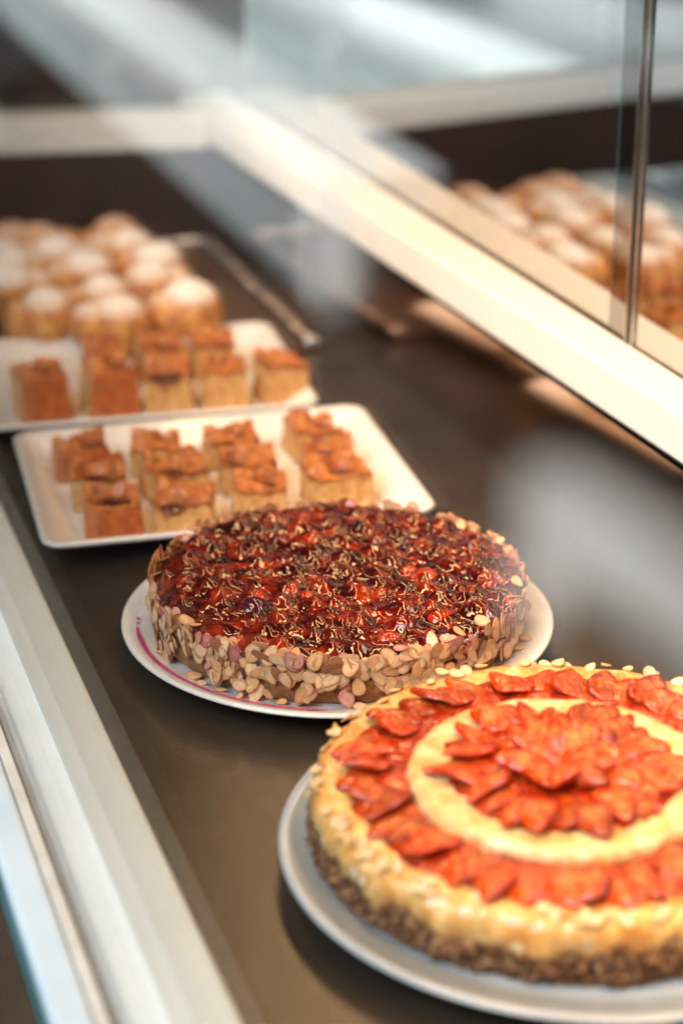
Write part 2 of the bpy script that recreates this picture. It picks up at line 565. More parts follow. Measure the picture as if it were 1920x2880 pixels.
p2 = thing('plate', C2 + Vector((0, 0, .0005)), 'large grey white china plate with raised rings under the strawberry cheesecake', 'plate')
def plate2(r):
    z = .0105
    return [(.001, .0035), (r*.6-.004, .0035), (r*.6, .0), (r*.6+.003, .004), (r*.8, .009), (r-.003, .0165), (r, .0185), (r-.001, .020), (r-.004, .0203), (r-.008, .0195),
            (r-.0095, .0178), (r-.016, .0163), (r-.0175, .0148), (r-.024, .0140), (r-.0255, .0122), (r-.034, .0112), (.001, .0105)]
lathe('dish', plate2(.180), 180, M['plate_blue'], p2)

# ------------------------------------------------------------------ almond flake
def flake_arrays(L, W, T, seed, bend=.0):
    n = 22
    rg = random.Random(seed)
    tip = rg.uniform(.15, .4)
    v = []
    rings = [0., .55, .86, 1.]
    for side in (1, -1):
        for ri, rr_ in enumerate(rings):
            for i in range(n):
                a = 2*math.pi*i/n
                x = math.cos(a)*L
                y = math.sin(a)*W*(1 - tip*math.cos(a)) * (1 + .05*math.sin(3*a+seed))
                th = T*(1 if rr_ < .8 else (.85 if rr_ < .95 else .45))
                zz = bend*((x*rr_)**2)/L + bend*.5*((y*rr_)**2)/W
                v.append((x*rr_ if ri else x*.02, y*rr_ if ri else y*.02, side*th/2 + zz))
    f = []
    K = len(rings)
    for s in range(2):
        b = s*K*n
        for r_ in range(K-1):
            for i in range(n):
                j = (i+1) % n
                q = (b+r_*n+i, b+(r_+1)*n+i, b+(r_+1)*n+j, b+r_*n+j)
                f.append(q if s == 0 else q[::-1])
        c = list(range(b, b+n))
        f.append(c if s == 0 else c[::-1])
    for i in range(n):
        j = (i+1) % n
        f.append(((K-1)*n+i, (2*K-1)*n+i, (2*K-1)*n+j, (K-1)*n+j))
    rim = [1 if (k//n) % K == K-1 else (.45 if (k//n) % K == K-2 else 0) for k in range(len(v))]
    core = [1 if (k//n) % K == 0 else 0 for k in range(len(v))]
    return v, f, rim, core
def flake_tint(rim, core, base, skin, mid):
    base, skin, mid = np.array(base), np.array(skin), np.array(mid)
    r_ = np.array(rim)[:, None]
    c_ = np.array(core)[:, None]
    return base*(1-r_)*(1-c_) + skin*r_ + mid*c_*(1-r_)
def place(v, mat):
    return [mat @ Vector(p) for p in v]
def emit_flakes(items, parent, cap=100):
    """items: (matrix, size args, tint); the ones nearest the camera become parts of their own, the rest one scatter"""
    pw = parent.matrix_world.translation if parent.parent else parent.location
    cd_ = Vector((-RT.x*.0, 0, 0))
    items.sort(key=lambda it: ((it[0].translation + parent.location) - CAM).length - .6*it[4])
    V, F, T = [], [], []
    for k, (mt, args, tn, sd, pri) in enumerate(items):
        v, f, rim, core = flake_arrays(*args)
        tt = flake_tint(rim, core, *tn)
        if k < cap:
            o = mesh('almond_flake', v, f, M['almond'], parent, True, tt)
            o.matrix_local = mt
        else:
            b = len(V)
            V += place(v, mt)
            F += [tuple(i+b for i in q) for q in f]
            T.append(tt)
    if V:
        o = mesh('almond_scatter', V, F, M['almond'], parent, True, np.concatenate(T))
        o['kind'] = 'stuff'
def almond_tone(rg, pink=.2):
    g = rg.random()
    if g < pink:
        b = (.66, .34, .25) if rg.random() < .75 else (.52, .16, .15)
        return (b, (.38, .07, .08), (.62, .30, .26))
    if g < pink+.045:
        return ((.36, .13, .045), (.20, .06, .02), (.24, .075, .025))
    u = rg.uniform(.85, 1.1)
    b = (.86*u, .57*u, .34*u)
    if rg.random() < .45:
        b = (.80*u, .45*u, .22*u)
    return (b, (.44, .20, .085), tuple(x*rg.uniform(.86, 1.05) for x in b))

# ------------------------------------------------------------------ berry cake
ZB = .0112
cake = thing('berry_cake', C1 + Vector((0, 0, ZB)), 'round cake topped with glossy red berry jelly, almond flakes around its side', 'cake')
def lumpy(seed, amp, s):
    def w(p, a):
        d = amp*nz(p, s, seed) + amp*.5*nz(p, s*2.7, seed+4)
        rr_ = math.hypot(p.x, p.y)
        if rr_ > .02:
            p.x *= 1+d/rr_
            p.y *= 1+d/rr_
        return p
    return w
CR = .1335
lathe('sponge_base', [(.001, .0), (.126, .0), (.129, .003), (.1305, .010), (.1305, .020), (.128, .0225), (.001, .0225)], 260, M['sponge'], cake, lumpy(3, .0022, 70))
lathe('cream_layer', [(.001, .0215), (.1285, .0215), (.1305, .024), (.1308, .035), (.128, .0375), (.001, .0375)], 220, M['cream_layer'], cake, lumpy(9, .0014, 50))
# berries first, so that the jelly can lap up round them
rb = random.Random(5)
spots = []
tries = 0
while len(spots) < 105 and tries < 9000:
    tries += 1
    a, q = rb.uniform(0, 2*math.pi), math.sqrt(rb.random())*.126
    rad = rb.choice([.0060, .0070, .0080, .0090, .0100, .0115])
    x, y = q*math.cos(a), q*math.sin(a)
    if all(math.hypot(x-s[0], y-s[1]) > (rad+s[2])*.86 for s in spots):
        spots.append((x, y, rad))
ZJ = .0400
NR, NA = 170, 620
rr0 = np.linspace(0, 1, NR)
rad_ = CR*(rr0**.75)
ang = np.linspace(0, 2*np.pi, NA, endpoint=False)
X = rad_[:, None]*np.cos(ang)[None, :]
Y = rad_[:, None]*np.sin(ang)[None, :]
Zh = np.zeros_like(X)
for (sx, sy, sr) in spots:
    d2 = np.hypot(X-sx, Y-sy)/(sr*1.5)
    Zh = np.maximum(Zh, np.where(d2 < 1, (1-d2**2)**2, 0)*sr*.62)
for i in range(NR):
    for j in range(NA):
        p = (X[i, j], Y[i, j], 0)
        wx = .004*nz(p, 90, 3.1)
        wy = .004*nz(p, 90, 8.7)
        q = (p[0]+wx, p[1]+wy, 0)
        Zh[i, j] += .0016*nz(q, 80, 1.) + .0007*nz(q, 200, 5.) + .0018*nz(p, 38, 2.)
edge = np.clip((rad_-.122)/(CR-.122), 0, 1)[:, None]
Zh = Zh*(1-.5*edge) - .0042*edge**2.2
V = [(X[i, j], Y[i, j], ZJ+Zh[i, j]) for i in range(NR) for j in range(NA)]
# rounded skirt with drips
drip = [0.0035 + .0028*max(0, nz((math.cos(a)*3, math.sin(a)*3, 1.), 1.6, 3.)+.25) + .0012*nz((math.cos(a)*9, math.sin(a)*9, 1.), 1.5, 6.) for a in ang]
for k, (dr, fz) in enumerate([(.0012, .30), (.0014, .65), (.0008, 1.0), (-.004, 1.02)]):
    for j, a in enumerate(ang):
        r_ = CR+dr
        V.append((r_*math.cos(a), r_*math.sin(a), ZJ+Zh[NR-1, j]-drip[j]*fz))
F = []
for i in range(NR+3):
    for j in range(NA):
        k = (j+1) % NA
        F.append((i*NA+j, (i+1)*NA+j, (i+1)*NA+k, i*NA+k))
mesh('jelly_glaze', V, F, M['jelly'], cake)
def berry_arrays(kind, r_, seed):
    bm = bmesh.new()
    bmesh.ops.create_icosphere(bm, subdivisions=4, radius=1)
    rg = random.Random(seed)
    dr = [Vector((rg.gauss(0, 1), rg.gauss(0, 1), rg.gauss(0, 1))).normalized() for _ in range(38)]
    for v in bm.verts:
        nrm = v.co.normalized()
        k = 1.
        if kind == 0:      # raspberry, drupelets
            m = max(nrm.dot(d_) for d_ in dr)
            k = .86 + .17*math.sqrt(max(0, (m-.86)/.14))
        elif kind == 1:    # currant or cherry
            k = 1 + .05*nz(nrm, 1.5, seed)
        else:              # strawberry piece
            k = 1 + .16*nz(nrm, 1.8, seed) + .05*nz(nrm, 4.5, seed)
        v.co = nrm*(k*r_)
        v.co.z *= .82
    vs = [tuple(v.co) for v in bm.verts]
    fs = [tuple(v.index for v in f.verts) for f in bm.faces]
    bm.free()
    return vs, fs
TN = [(.13, .005, .002), (.22, .011, .003), (.07, .003, .003), (.38, .034, .005), (.055, .006, .030), (.07, .003, .004), (.42, .026, .006), (.14, .005, .004)]
spots.sort(key=lambda s: (Vector((s[0], s[1], 0))+C1-CAM).length)
SV, SF, ST = [], [], []
for k, (sx, sy, sr) in enumerate(spots):
    kind = rb.choice([0, 0, 1, 2, 2])
    v, f = berry_arrays(kind, sr, 40+k)
    tn = rb.choice(TN)
    loc = Vector((sx, sy, ZJ + sr*rb.uniform(-.62, -.18)))
    if math.hypot(sx, sy) > .115:
        loc.z -= .002
    mt = Matrix.Translation(loc) @ Matrix.Rotation(rb.uniform(0, 6.28), 4, 'Z') @ Matrix.Rotation(rb.uniform(-.5, .5), 4, 'X') @ Matrix.Diagonal((rb.uniform(1, 1.25), 1, 1, 1))
    if k < 100:
        o = mesh('berry', v, f, M['berry'], cake, True, tn)
        o.matrix_local = mt
    else:
        b = len(SV)
        SV += place(v, mt)
        SF += [tuple(i+b for i in q) for q in f]
        ST.append(np.tile(np.array(tn), (len(v), 1)))
if SV:
    o = mesh('berry_scatter', SV, SF, M['berry'], cake, True, np.concatenate(ST))
    o['kind'] = 'stuff'
# almonds pressed on to the side, some lying on the rim
ra = random.Random(21)
items = []
for k in range(620):
    a = ra.uniform(0, 2*math.pi)
    z = .004 + .034*(ra.random()**.62)
    L = ra.uniform(.0058, .0088)
    W = L*ra.uniform(.58, .74)
    if ra.random() < .2:
        L *= .6
    rad2 = .1325 + ra.uniform(.0, .0042)
    # local frame: x tangential, y up, z outward
    out = Vector((math.cos(a), math.sin(a), 0))
    tan = Vector((-math.sin(a), math.cos(a), 0))
    B = Matrix((tan, Vector((0, 0, 1)), out)).transposed().to_4x4()
    spin = Matrix.Rotation(ra.uniform(0, math.pi*2), 4, 'Z')
    tilt = Matrix.Rotation(ra.gauss(0, .22), 4, 'X') @ Matrix.Rotation(ra.gauss(0, .24), 4, 'Y')
    mt = Matrix.Translation(out*rad2 + Vector((0, 0, z))) @ B @ tilt @ spin
    top = z > .027
    items.append((mt, (L, W, .0011, k, ra.uniform(-.06, .10)), almond_tone(ra, .16 if top else .08), k, 0))
for k in range(34):
    a = ra.uniform(0, 2*math.pi)
    q = ra.uniform(.127, .135)
    L = ra.uniform(.0048, .0068)
    mt = Matrix.Translation((q*math.cos(a), q*math.sin(a), ZJ-.0005+ra.uniform(0, .003))) @ Matrix.Rotation(ra.uniform(0, 6.28), 4, 'Z') @ Matrix.Rotation(ra.gauss(.2, .5), 4, 'X') @ Matrix.Rotation(ra.gauss(0, .4), 4, 'Y')
    items.append((mt, (L, L*.66, .0011, 900+k, ra.uniform(-.1, .2)), almond_tone(ra, .25), k, .1))
for k in range(14):   # fallen on the plate
    a = ra.uniform(R(185), R(330))
    q = ra.uniform(.1335, .139)
    L = ra.uniform(.004, .006)
    mt = Matrix.Translation((q*math.cos(a), q*math.sin(a), .0036)) @ Matrix.Rotation(ra.uniform(0, 6.28), 4, 'Z') @ Matrix.Rotation(ra.gauss(0, .3), 4, 'X')
    items.append((mt, (L, L*.66, .0011, 950+k, .1), almond_tone(ra, .2), k, .1))
emit_flakes(items, cake)

# ------------------------------------------------------------------ strawberry cheesecake
ck = thing('strawberry_cheesecake', C2 + Vector((-.004, .013, .0112)), 'round yellow cheesecake with two tiers and a ring of glazed strawberry slices', 'cake')
KR = .151
def crumb_w(p, a):
    rr_ = math.hypot(p.x, p.y)
    if rr_ > .1:
        d = .004*nz(p, 85, 2.) + .006*abs(nz(p, 190, 7.)) + .003*nz(p, 330, 3.)
        p.x *= 1+d/rr_
        p.y *= 1+d/rr_
    return p
lathe('crumb_base', [(.001, 0), (KR-.004, 0), (KR-.001, .003), (KR, .005), (KR, .007), (KR+.001, .009), (KR+.001, .011), (KR+.001, .013), (KR+.001, .015), (KR+.001, .017), (KR, .019), (KR, .021), (KR-.003, .024), (.001, .024)], 420, M['crumb'], ck, crumb_w)
def cust_w(p, a):
    rr_ = math.hypot(p.x, p.y)
    if rr_ > .03:
        c, s = math.cos(a), math.sin(a)
        k = min(1, (rr_-.03)/.12)
        d = (.0030*nz((c, s, p.z*6), 9, 1.) + .0022*nz((c, s, p.z*10), 22, 4.))*k
        p.x *= 1+d/rr_
        p.y *= 1+d/rr_
    p.z += (.0014*nz(p, 28, 5.) + .0009*nz(p, 75, 2.))
    if p.z < .026 and rr_ > .138:
        p.z += .008*nz((math.cos(a)*14, math.sin(a)*14, 0), 1, 9.)
    return p
prof = [(.001, .017), (KR-.004, .0175), (KR-.001, .017), (KR+.000, .020), (KR+.0012, .024), (KR+.002, .029), (KR+.001, .0345), (KR-.003, .0395), (KR-.008, .0415)]
prof += [(KR-.008-k*(KR-.010)/26, .0415 - .0018*math.sin(min(1, k/9)*math.pi/2)) for k in range(1, 27)]
lathe('custard_body', prof, 420, M['custard'], ck, cust_w)
TZ = .0398
IN = Vector((-.008, -.006, 0))
def bis_w(p, a):
    rr_ = math.hypot(p.x, p.y)
    if rr_ > .02:
        c, s = math.cos(a), math.sin(a)
        d = .0022*nz((c, s, p.z*5), 8, 1.) + .0015*nz((c, s, p.z*10), 22, 4.)
        p.x *= 1+d/rr_
        p.y *= 1+d/rr_
    p.z += .0010*nz(p, 50, 5.) + .0006*nz(p, 120, 2.)
    p.x += IN.x
    p.y += IN.y
    return p
IR = .0895
prof = [(.001, TZ-.004), (IR-.002, TZ-.004), (IR, TZ-.001), (IR+.001, TZ+.006), (IR-.001, TZ+.0105), (IR-.005, TZ+.0125)]
prof += [(IR-.005-k*(IR-.007)/18, TZ+.0125-.0015*math.sin(min(1, k/6)*math.pi/2)) for k in range(1, 19)]
lathe('upper_tier', prof, 300, M['biscuit'], ck, bis_w)
def slice_arrays(L, W, T, seed):
    """half a strawberry: pointed outline, domed face"""
    n, rings = 28, [0, .35, .65, .86, .97, 1.]
    rg = random.Random(seed)
    v, tt = [], []
    core = np.array((.74, .22, .05))*rg.uniform(.6, 1.15)
    skin = np.array((.48, .033, .002))*rg.uniform(.55, 1.25)
    for side in (1, -1):
        for q in rings:
            for i in range(n):
                a = 2*math.pi*i/n
                x = L*(math.cos(a)*.60 - .02 + .05*math.cos(2*a))*(1+.06*math.sin(3*a+seed))
                y = W*math.sin(a)*(.82 - .24*math.cos(a))*(1+.08*math.sin(2*a+seed*.7))
                q2 = max(q, .03)
                dome = math.sqrt(max(0, 1-q*q))
                z = T*(dome*(.75 if side > 0 else .15) + (.18 if side > 0 else -.05))
                z += .0020*nz((x*q2*90, y*q2*90, side), 1, seed)
                v.append((x*q2, y*q2, z))
                u = max(0, 1-q*1.6)*.55
                tt.append(skin*(1-u)+core*u)
    f = []
    K = len(rings)
    for s in range(2):
        b = s*K*n
        for r_ in range(K-1):
            for i in range(n):
                j = (i+1) % n
                q = (b+r_*n+i, b+(r_+1)*n+i, b+(r_+1)*n+j, b+r_*n+j)
                f.append(q if s == 0 else q[::-1])
        c = list(range(b, b+n))
        f.append(c if s == 0 else c[::-1])
    for i in range(n):
        j = (i+1) % n
        f.append(((K-1)*n+i, (2*K-1)*n+i, (2*K-1)*n+j, (K-1)*n+j))
    return v, f, np.array(tt)
rs = random.Random(8)
def glaze(r0, r1, z0, c, name='strawberry_glaze'):
    v, f = [], []
    n, K = 240, 10
    for i in range(n):
        a = 2*math.pi*i/n
        e0 = r0 + (.004*nz((math.cos(a)*5, math.sin(a)*5, 0), 1, 3.) if r0 > .01 else 0)
        e1 = r1 + .006*nz((math.cos(a)*6, math.sin(a)*6, 2), 1, 8.) + .003*nz((math.cos(a)*17, math.sin(a)*17, 2), 1, 2.)
        for k in range(K):
            u = k/(K-1)
            r_ = e0+(e1-e0)*u
            p = (r_*math.cos(a), r_*math.sin(a), 0)
            v.append((p[0]+c.x, p[1]+c.y, z0 + .0045*math.sqrt(max(0, 1-(2*u-1)**8)) + .0016*nz(p, 95, 4.) - .0012))
    for i in range(n):
        j2 = (i+1) % n
        for k in range(K-1):
            f.append((i*K+k, i*K+k+1, j2*K+k+1, j2*K+k))
    return mesh(name, v, f, M['sglaze'], ck)
glaze(.089, .131, TZ+.001, Vector((-.003, -.002, 0)))
glaze(.001, .071, TZ+.0115, IN)
def slice_at(r_, a, z, L, W, T, twist, tilt, roll, c=Vector((0, 0, 0))):
    v, f, tt = slice_arrays(L, W, T, rs.randint(0, 999))
    o = mesh('strawberry_slice', v, f, M['strawberry'], ck, True, tt)
    o.matrix_local = Matrix.Translation((r_*math.cos(a)+c.x, r_*math.sin(a)+c.y, z)) @ Matrix.Rotation(a+twist, 4, 'Z') @ Matrix.Rotation(-tilt, 4, 'Y') @ Matrix.Rotation(roll, 4, 'X')
for k in range(46):
    a = 2*math.pi*k/46 + rs.gauss(0, .03)
    r_ = .1165+rs.gauss(0, .003)
    dx, dy = r_*math.cos(a)+IN.x*.5, r_*math.sin(a)+IN.y*.5
    slice_at(math.hypot(dx, dy), math.atan2(dy, dx), TZ+.0022+.0018*(k % 3), rs.uniform(.024, .033), rs.uniform(.013, .0175), .0048, rs.gauss(.15, .28), rs.gauss(.02, .07), rs.gauss(.20, .12))
for k in range(26):
    a = 2*math.pi*k/26 + rs.gauss(0, .04)
    slice_at(.057+rs.gauss(0, .006), a, TZ+.0132+.0018*(k % 3), rs.uniform(.026, .034), rs.uniform(.012, .016), .0048, rs.gauss(.15, .3), rs.gauss(.03, .07), rs.gauss(.22, .13), IN)
for k in range(11):
    a = 2*math.pi*k/11 + .3
    slice_at(.022+rs.gauss(0, .004), a, TZ+.0175+.0025*(k % 2), rs.uniform(.028, .038), rs.uniform(.012, .016), .007, rs.gauss(0, .35), rs.uniform(.0, .3), rs.gauss(.2, .25), IN)
for a, ti in ((1.9, .75), (2.6, .85), (1.2, .7), (.5, .6)):
    slice_at(.014, a, TZ+.0225, .032, .016, .006, 0, ti*.5, rs.gauss(0, .3), IN)
items = []
for k in range(150):
    a = ra.uniform(0, 2*math.pi)
    L = ra.uniform(.0035, .0060)
    if ra.random() < .92:
        q, z = ra.uniform(KR-.010, KR-.001), ra.uniform(.0395, .0430)
        ti = ra.gauss(.2, .45)
    else:
        q, z = KR+.002+ra.uniform(0, .002), ra.uniform(.018, .038)
        ti = 1.3+ra.gauss(0, .25)
    mt = Matrix.Translation((q*math.cos(a), q*math.sin(a), z)) @ Matrix.Rotation(a, 4, 'Z') @ Matrix.Rotation(ti, 4, 'Y') @ Matrix.Rotation(ra.uniform(0, 6.28), 4, 'Z')
    u = ra.uniform(.9, 1.08)
    items.append((mt, (L, L*.68, .0011, 300+k, .15), ((.80*u, .62*u, .36*u), (.62, .36, .13), (.82*u, .66*u, .42*u)), k, 0))
emit_flakes(items, ck, 90)

# ------------------------------------------------------------------ square trays
def sq_tray(cx, cy, sx, sy, rz, lab):
    tr = thing('square_tray', (cx, cy, .0006), lab, 'tray', 'square white china trays', rz)
    def ring(hx, hy, r_, z, n=9):
        pts = []
        for qx, qy, a0 in ((1, 1, 0), (-1, 1, 90), (-1, -1, 180), (1, -1, 270)):
            for i in range(n):
                a = R(a0+90*i/(n-1))
                pts.append((qx*(hx-r_)+r_*math.cos(a), qy*(hy-r_)+r_*math.sin(a), z))
        return pts
    L = [(-.040, .012, .0005), (-.034, .016, .004), (-.010, .018, .014), (-.001, .018, .0185), (0, .018, .0205), (-.001, .0175, .0222), (-.003, .017, .0228), (-.006, .016, .0222),
         (-.016, .014, .0165), (-.026, .012, .0105), (-.033, .010, .0078), (-.038, .009, .0070)]
    v, f = [], []
    for (d_, r_, z) in L:
        v += ring(sx/2+d_, sy/2+d_, r_, z)
    n = 36
    for k in range(len(L)-1):
        for i in range(n):
            j = (i+1) % n
            f.append((k*n+i, k*n+j, (k+1)*n+j, (k+1)*n+i))
    f.append(list(range(n))[::-1])
    f.append(list(range((len(L)-1)*n, len(L)*n)))
    mesh('dish', v, f, M['tray_china'], tr)
    return tr
sq_tray(.4065, 1.562, .322, .262, R(-4.5), 'square white china tray of twelve cake pieces, just behind the berry cake')
sq_tray(.392, 1.838, .330, .262, R(-5.5), 'square white china tray farther back, in front of the dusted buns')

# ------------------------------------------------------------------ cake squares
def cake_square(p, rz, w, d_, h, crust, jam, seed, lab, grp):
    rg = random.Random(seed)
    o = thing('cake_square', p, lab, 'cake piece', grp, rz)
    jx, jy, jr = jam
    jx *= w; jy *= d_; jr *= w*1.25
    lean = (rg.uniform(-.05, .05), rg.uniform(-.05, .05))
    lumps = [(rg.uniform(-.5, .5)*w, rg.uniform(-.5, .5)*d_, rg.uniform(.16, .34)*w, rg.uniform(.003, .011)) for _ in range(7)]
    lumps += [(sx*.40*w, sy*.40*d_, rg.uniform(.16, .26)*w, rg.uniform(.002, .011)) for sx in (1, -1) for sy in (1, -1)]
    def top(x, y):
        z = 0.
        for (lx, ly, lr, lh) in lumps:
            q = math.hypot(x-lx, y-ly)/lr
            if q < 1:
                z = max(z, lh*math.sqrt(1-q*q)*(.35 if y < jy-jr*.3 else 1.1))
        q = math.hypot(x-jx, y-jy)/jr
        if q < 1.4:
            k = min(1, max(0, (q-.7)/.7))
            k = k*k*(3-2*k)
            z = z*k + (-.007)*(1-k)
        return h + z + .0012*nz((x, y, 0), 230, seed) + .0016*nz((x, y, 0), 90, seed+3)
    N = 30
    def warp(u, t_, zf):
        x, y = u*w, t_*d_
        k = 1 - .05*zf + .03*nz((u*2, t_*2, zf), 1.3, seed)
        return x*k + lean[0]*zf*h, y*k + lean[1]*zf*h
    # body: bottom ring up to just under the topping
    per = [(-.5+i/(N-1), -.5) for i in range(N)] + [(.5, -.5+i/(N-1)) for i in range(1, N)] + [(.5-i/(N-1), .5) for i in range(1, N)] + [(-.5, .5-i/(N-1)) for i in range(1, N-1)]
    K = 9
    v, f = [], []
    for k in range(K):
        zf = k/(K-1)
        for (u, t_) in per:
            x, y = warp(u, t_, zf)
            q = .0011*nz((x, y, zf*h), 110, seed) + .0008*nz((x, y, zf*h), 260, seed)
            n_ = math.hypot(x, y)
            v.append((x*(1+q/n_), y*(1+q/n_), zf*(top(u*w, t_*d_)-.0016)))
    n = len(per)
    for k in range(K-1):
        for i in range(n):
            j2 = (i+1) % n
            f.append((k*n+i, k*n+j2, (k+1)*n+j2, (k+1)*n+i))
    f.append(list(range(n))[::-1])
    mesh('sponge', v, f, M['cut'], o)
    if crust:
        v, f = [], []
        Z = 10
        for s_ in range(2):
            for i in range(N):
                u = -.5+i/(N-1)
                for j2 in range(Z):
                    zf = j2/(Z-1)
                    x, y = warp(u, -.5, zf)
                    zt = top(u*w, -.5*d_)-.0008
                    v.append((x*1.01, y + ((-.0022 - .0010*nz((x, zf*h, 1), 120, seed)) if s_ == 0 else .0014), zf*zt))
        for s_ in range(2):
            for i in range(N-1):
                for j2 in range(Z-1):
                    b = s_*N*Z
                    q = (b+i*Z+j2, b+(i+1)*Z+j2, b+(i+1)*Z+j2+1, b+i*Z+j2+1)
                    f.append(q if s_ == 0 else q[::-1])
        M0 = N*Z
        for i in range(N-1):
            f.append(((i+1)*Z, i*Z, M0+i*Z, M0+(i+1)*Z))
            f.append((i*Z+Z-1, (i+1)*Z+Z-1, M0+(i+1)*Z+Z-1, M0+i*Z+Z-1))
        for j2 in range(Z-1):
            f.append((j2, j2+1, M0+j2+1, M0+j2))
            f.append(((N-1)*Z+j2+1, (N-1)*Z+j2, M0+(N-1)*Z+j2, M0+(N-1)*Z+j2+1))
        mesh('crust', v, f, M['crust'], o)
    # crumble: a thin baked skin over the uneven top, turned down raggedly at its edges
    v, f = [], []
    for i in range(N):
        for j2 in range(N):
            u, t_ = -.5+i/(N-1), -.5+j2/(N-1)
            x, y = warp(u, t_, 1.)
            v.append((x*1.01, y*1.01, top(u*w, t_*d_)))
    for i in range(N-1):
        for j2 in range(N-1):
            f.append((i*N+j2, (i+1)*N+j2, (i+1)*N+j2+1, i*N+j2+1))
    rimi = [i*N for i in range(N)] + [(N-1)*N+j2 for j2 in range(1, N)] + [i*N+N-1 for i in range(N-2, -1, -1)] + [j2 for j2 in range(N-2, 0, -1)]
    b = len(v)
    for i in rimi:
        x, y, z = v[i]
        v.append((x*1.012, y*1.012, z-max(.0012, .004+.007*nz((x, y, 0), 75, seed))))
    for k in range(len(rimi)):
        k2 = (k+1) % len(rimi)
        f.append((rimi[k], b+k, b+k2, rimi[k2])[::-1])
    mesh('crumble_top', v, f, M['crumble'], o)
    bm = bmesh.new()
    bmesh.ops.create_uvsphere(bm, u_segments=24, v_segments=10, radius=1)
    for q in bm.verts:
        x, y = jx+q.co.x*jr*.95, jy+q.co.y*jr*.95
        q.co = Vector((x*.96+lean[0]*h, y*.96+lean[1]*h, h-.0042+q.co.z*.002))
    bmobj('jam_filling', bm, M['jam'], o, True)
    return o
ordr = ['first', 'second', 'third', 'fourth']
g1 = 'crumb cake squares on the front tray'
# near edge centre of each piece in the photograph: (px, py of base centre), crust, jam place, note
rows = ['nearest', 'middle', 'farthest']
SQ = [  # column, row, px, py, crust, jam
    (0, 0, 318, 1487, 1, (.02, .05, .30)), (0, 1, 282, 1410, 0, (-.05, -.12, .24)), (0, 2, 226, 1328, 1, (.28, .12, .22)),
    (1, 0, 520, 1470, 0, (-.2, -.32, .20)), (1, 1, 488, 1392, 0, (-.12, -.1, .22)), (1, 2, 442, 1316, 0, (.2, .2, .18)),
    (2, 0, 728, 1440, 0, (.15, .1, .18)), (2, 1, 700, 1368, 0, (-.25, -.15, .18)), (2, 2, 650, 1296, 0, (.10, .18, .20)),
    (3, 0, 950, 1410, 0, (.1, .0, .2)), (3, 1, 925, 1340, 0, (-.1, .1, .2)), (3, 2, 880, 1272, 0, (.25, .0, .2))]
look = {(0, 0): 'with a smooth orange crust facing out', (0, 1): 'with a round jam hole on top', (0, 2): 'with a dark baked side', (1, 0): 'with a pale cut face'}
for k, (c, r_, px, py, cr, jm) in enumerate(SQ):
    q = at(px, py, .0082)
    lab = f"crumb cake square, {rows[r_]} in the {ordr[c]} column from the left on the front tray"
    cake_square(Vector((q.x, q.y, .0082)), R(rnd.uniform(-16, 9)-4), .046+rnd.uniform(-.003, .003), .044+rnd.uniform(-.003, .003), .026+rnd.uniform(-.003, .003), cr, jm, 50+k, lab, g1)
g2 = 'jam crumble squares on the back tray'
BK = [(118, 1165, 1, (.1, .12, .2), 'leftmost orange crusted crumble square at the front of the back tray'),
      (310, 1152, 1, (.25, .05, .22), 'orange crusted crumble square second from left at the front of the back tray'),
      (480, 1138, 0, (-.05, -.28, .34), 'crumble square with dark jam spilling over its front, middle of the back tray'),
      (632, 1132, 0, (-.05, .2, .16), 'crumble square with a plain pale cut face at the front of the back tray'),
      (790, 1120, 0, (-.1, -.05, .22), 'rightmost crumble square beside the right edge of the back tray'),
      (300, 1075, 1, (.1, .1, .2), 'crumble square behind the second front piece on the back tray'),
      (452, 1062, 0, (.0, .0, .22), 'crumble square standing behind the jam covered one on the back tray'),
      (600, 1048, 0, (.05, -.05, .22), 'crumble square with a dark jam eye, right one of the back row')]
for k, (px, py, cr, jm, lab) in enumerate(BK):
    q = at(px, py, .0082)
    cake_square(Vector((q.x, q.y, .0082)), R(rnd.uniform(-13, 9)-3), .045 if k < 2 else .042, .043, .042 if k < 2 else .036, cr, jm, 80+k, lab, g2)

# ------------------------------------------------------------------ bun tray and buns
bt = thing('baking_tray', (.415, 2.118, .0006), 'dark baking tray with a crimped silver edge under the dusted buns', 'tray')
bm = bmesh.new()
bmesh.ops.create_cube(bm, size=1)
for v in bm.verts:
    v.co = Vector((v.co.x*.366, v.co.y*.43, .0025+v.co.z*.005))
bmobj('sheet', bm, M['sheet'], bt)
def rim_tube(pts, r_, parent):
    n = 10
    v, f = [], []
    for i, p in enumerate(pts):
        d_ = (pts[min(i+1, len(pts)-1)]-pts[max(i-1, 0)]).normalized()
        s = d_.cross(Vector((0, 0, 1))).normalized()
        w = r_*(1+.22*math.sin(i*1.9)+.25*nz((i*.37, 1, 0), 1, 3.))
        for k in range(n):
            a = 2*math.pi*k/n
            v.append(p + s*(w*math.cos(a)) + Vector((0, 0, w*.8*math.sin(a))))
    for i in range(len(pts)-1):
        for k in range(n):
            j = (k+1) % n
            f.append((i*n+k, i*n+j, (i+1)*n+j, (i+1)*n+k))
    f.append(list(range(n))[::-1])
    f.append([(len(pts)-1)*n+k for k in range(n)])
    return mesh('crimped_edge', v, f, M['foil'], parent)
def seg(a, b, step=.0035):
    a, b = Vector(a), Vector(b)
    n = int((b-a).length/step)
    return [a+(b-a)*(i/n) for i in range(n+1)]
rim_tube(seg((.187, -.213, .009), (.187, .215, .009)), .0080, bt)
rim_tube(seg((.182, .217, .009), (-.183, .217, .009)), .0065, bt)

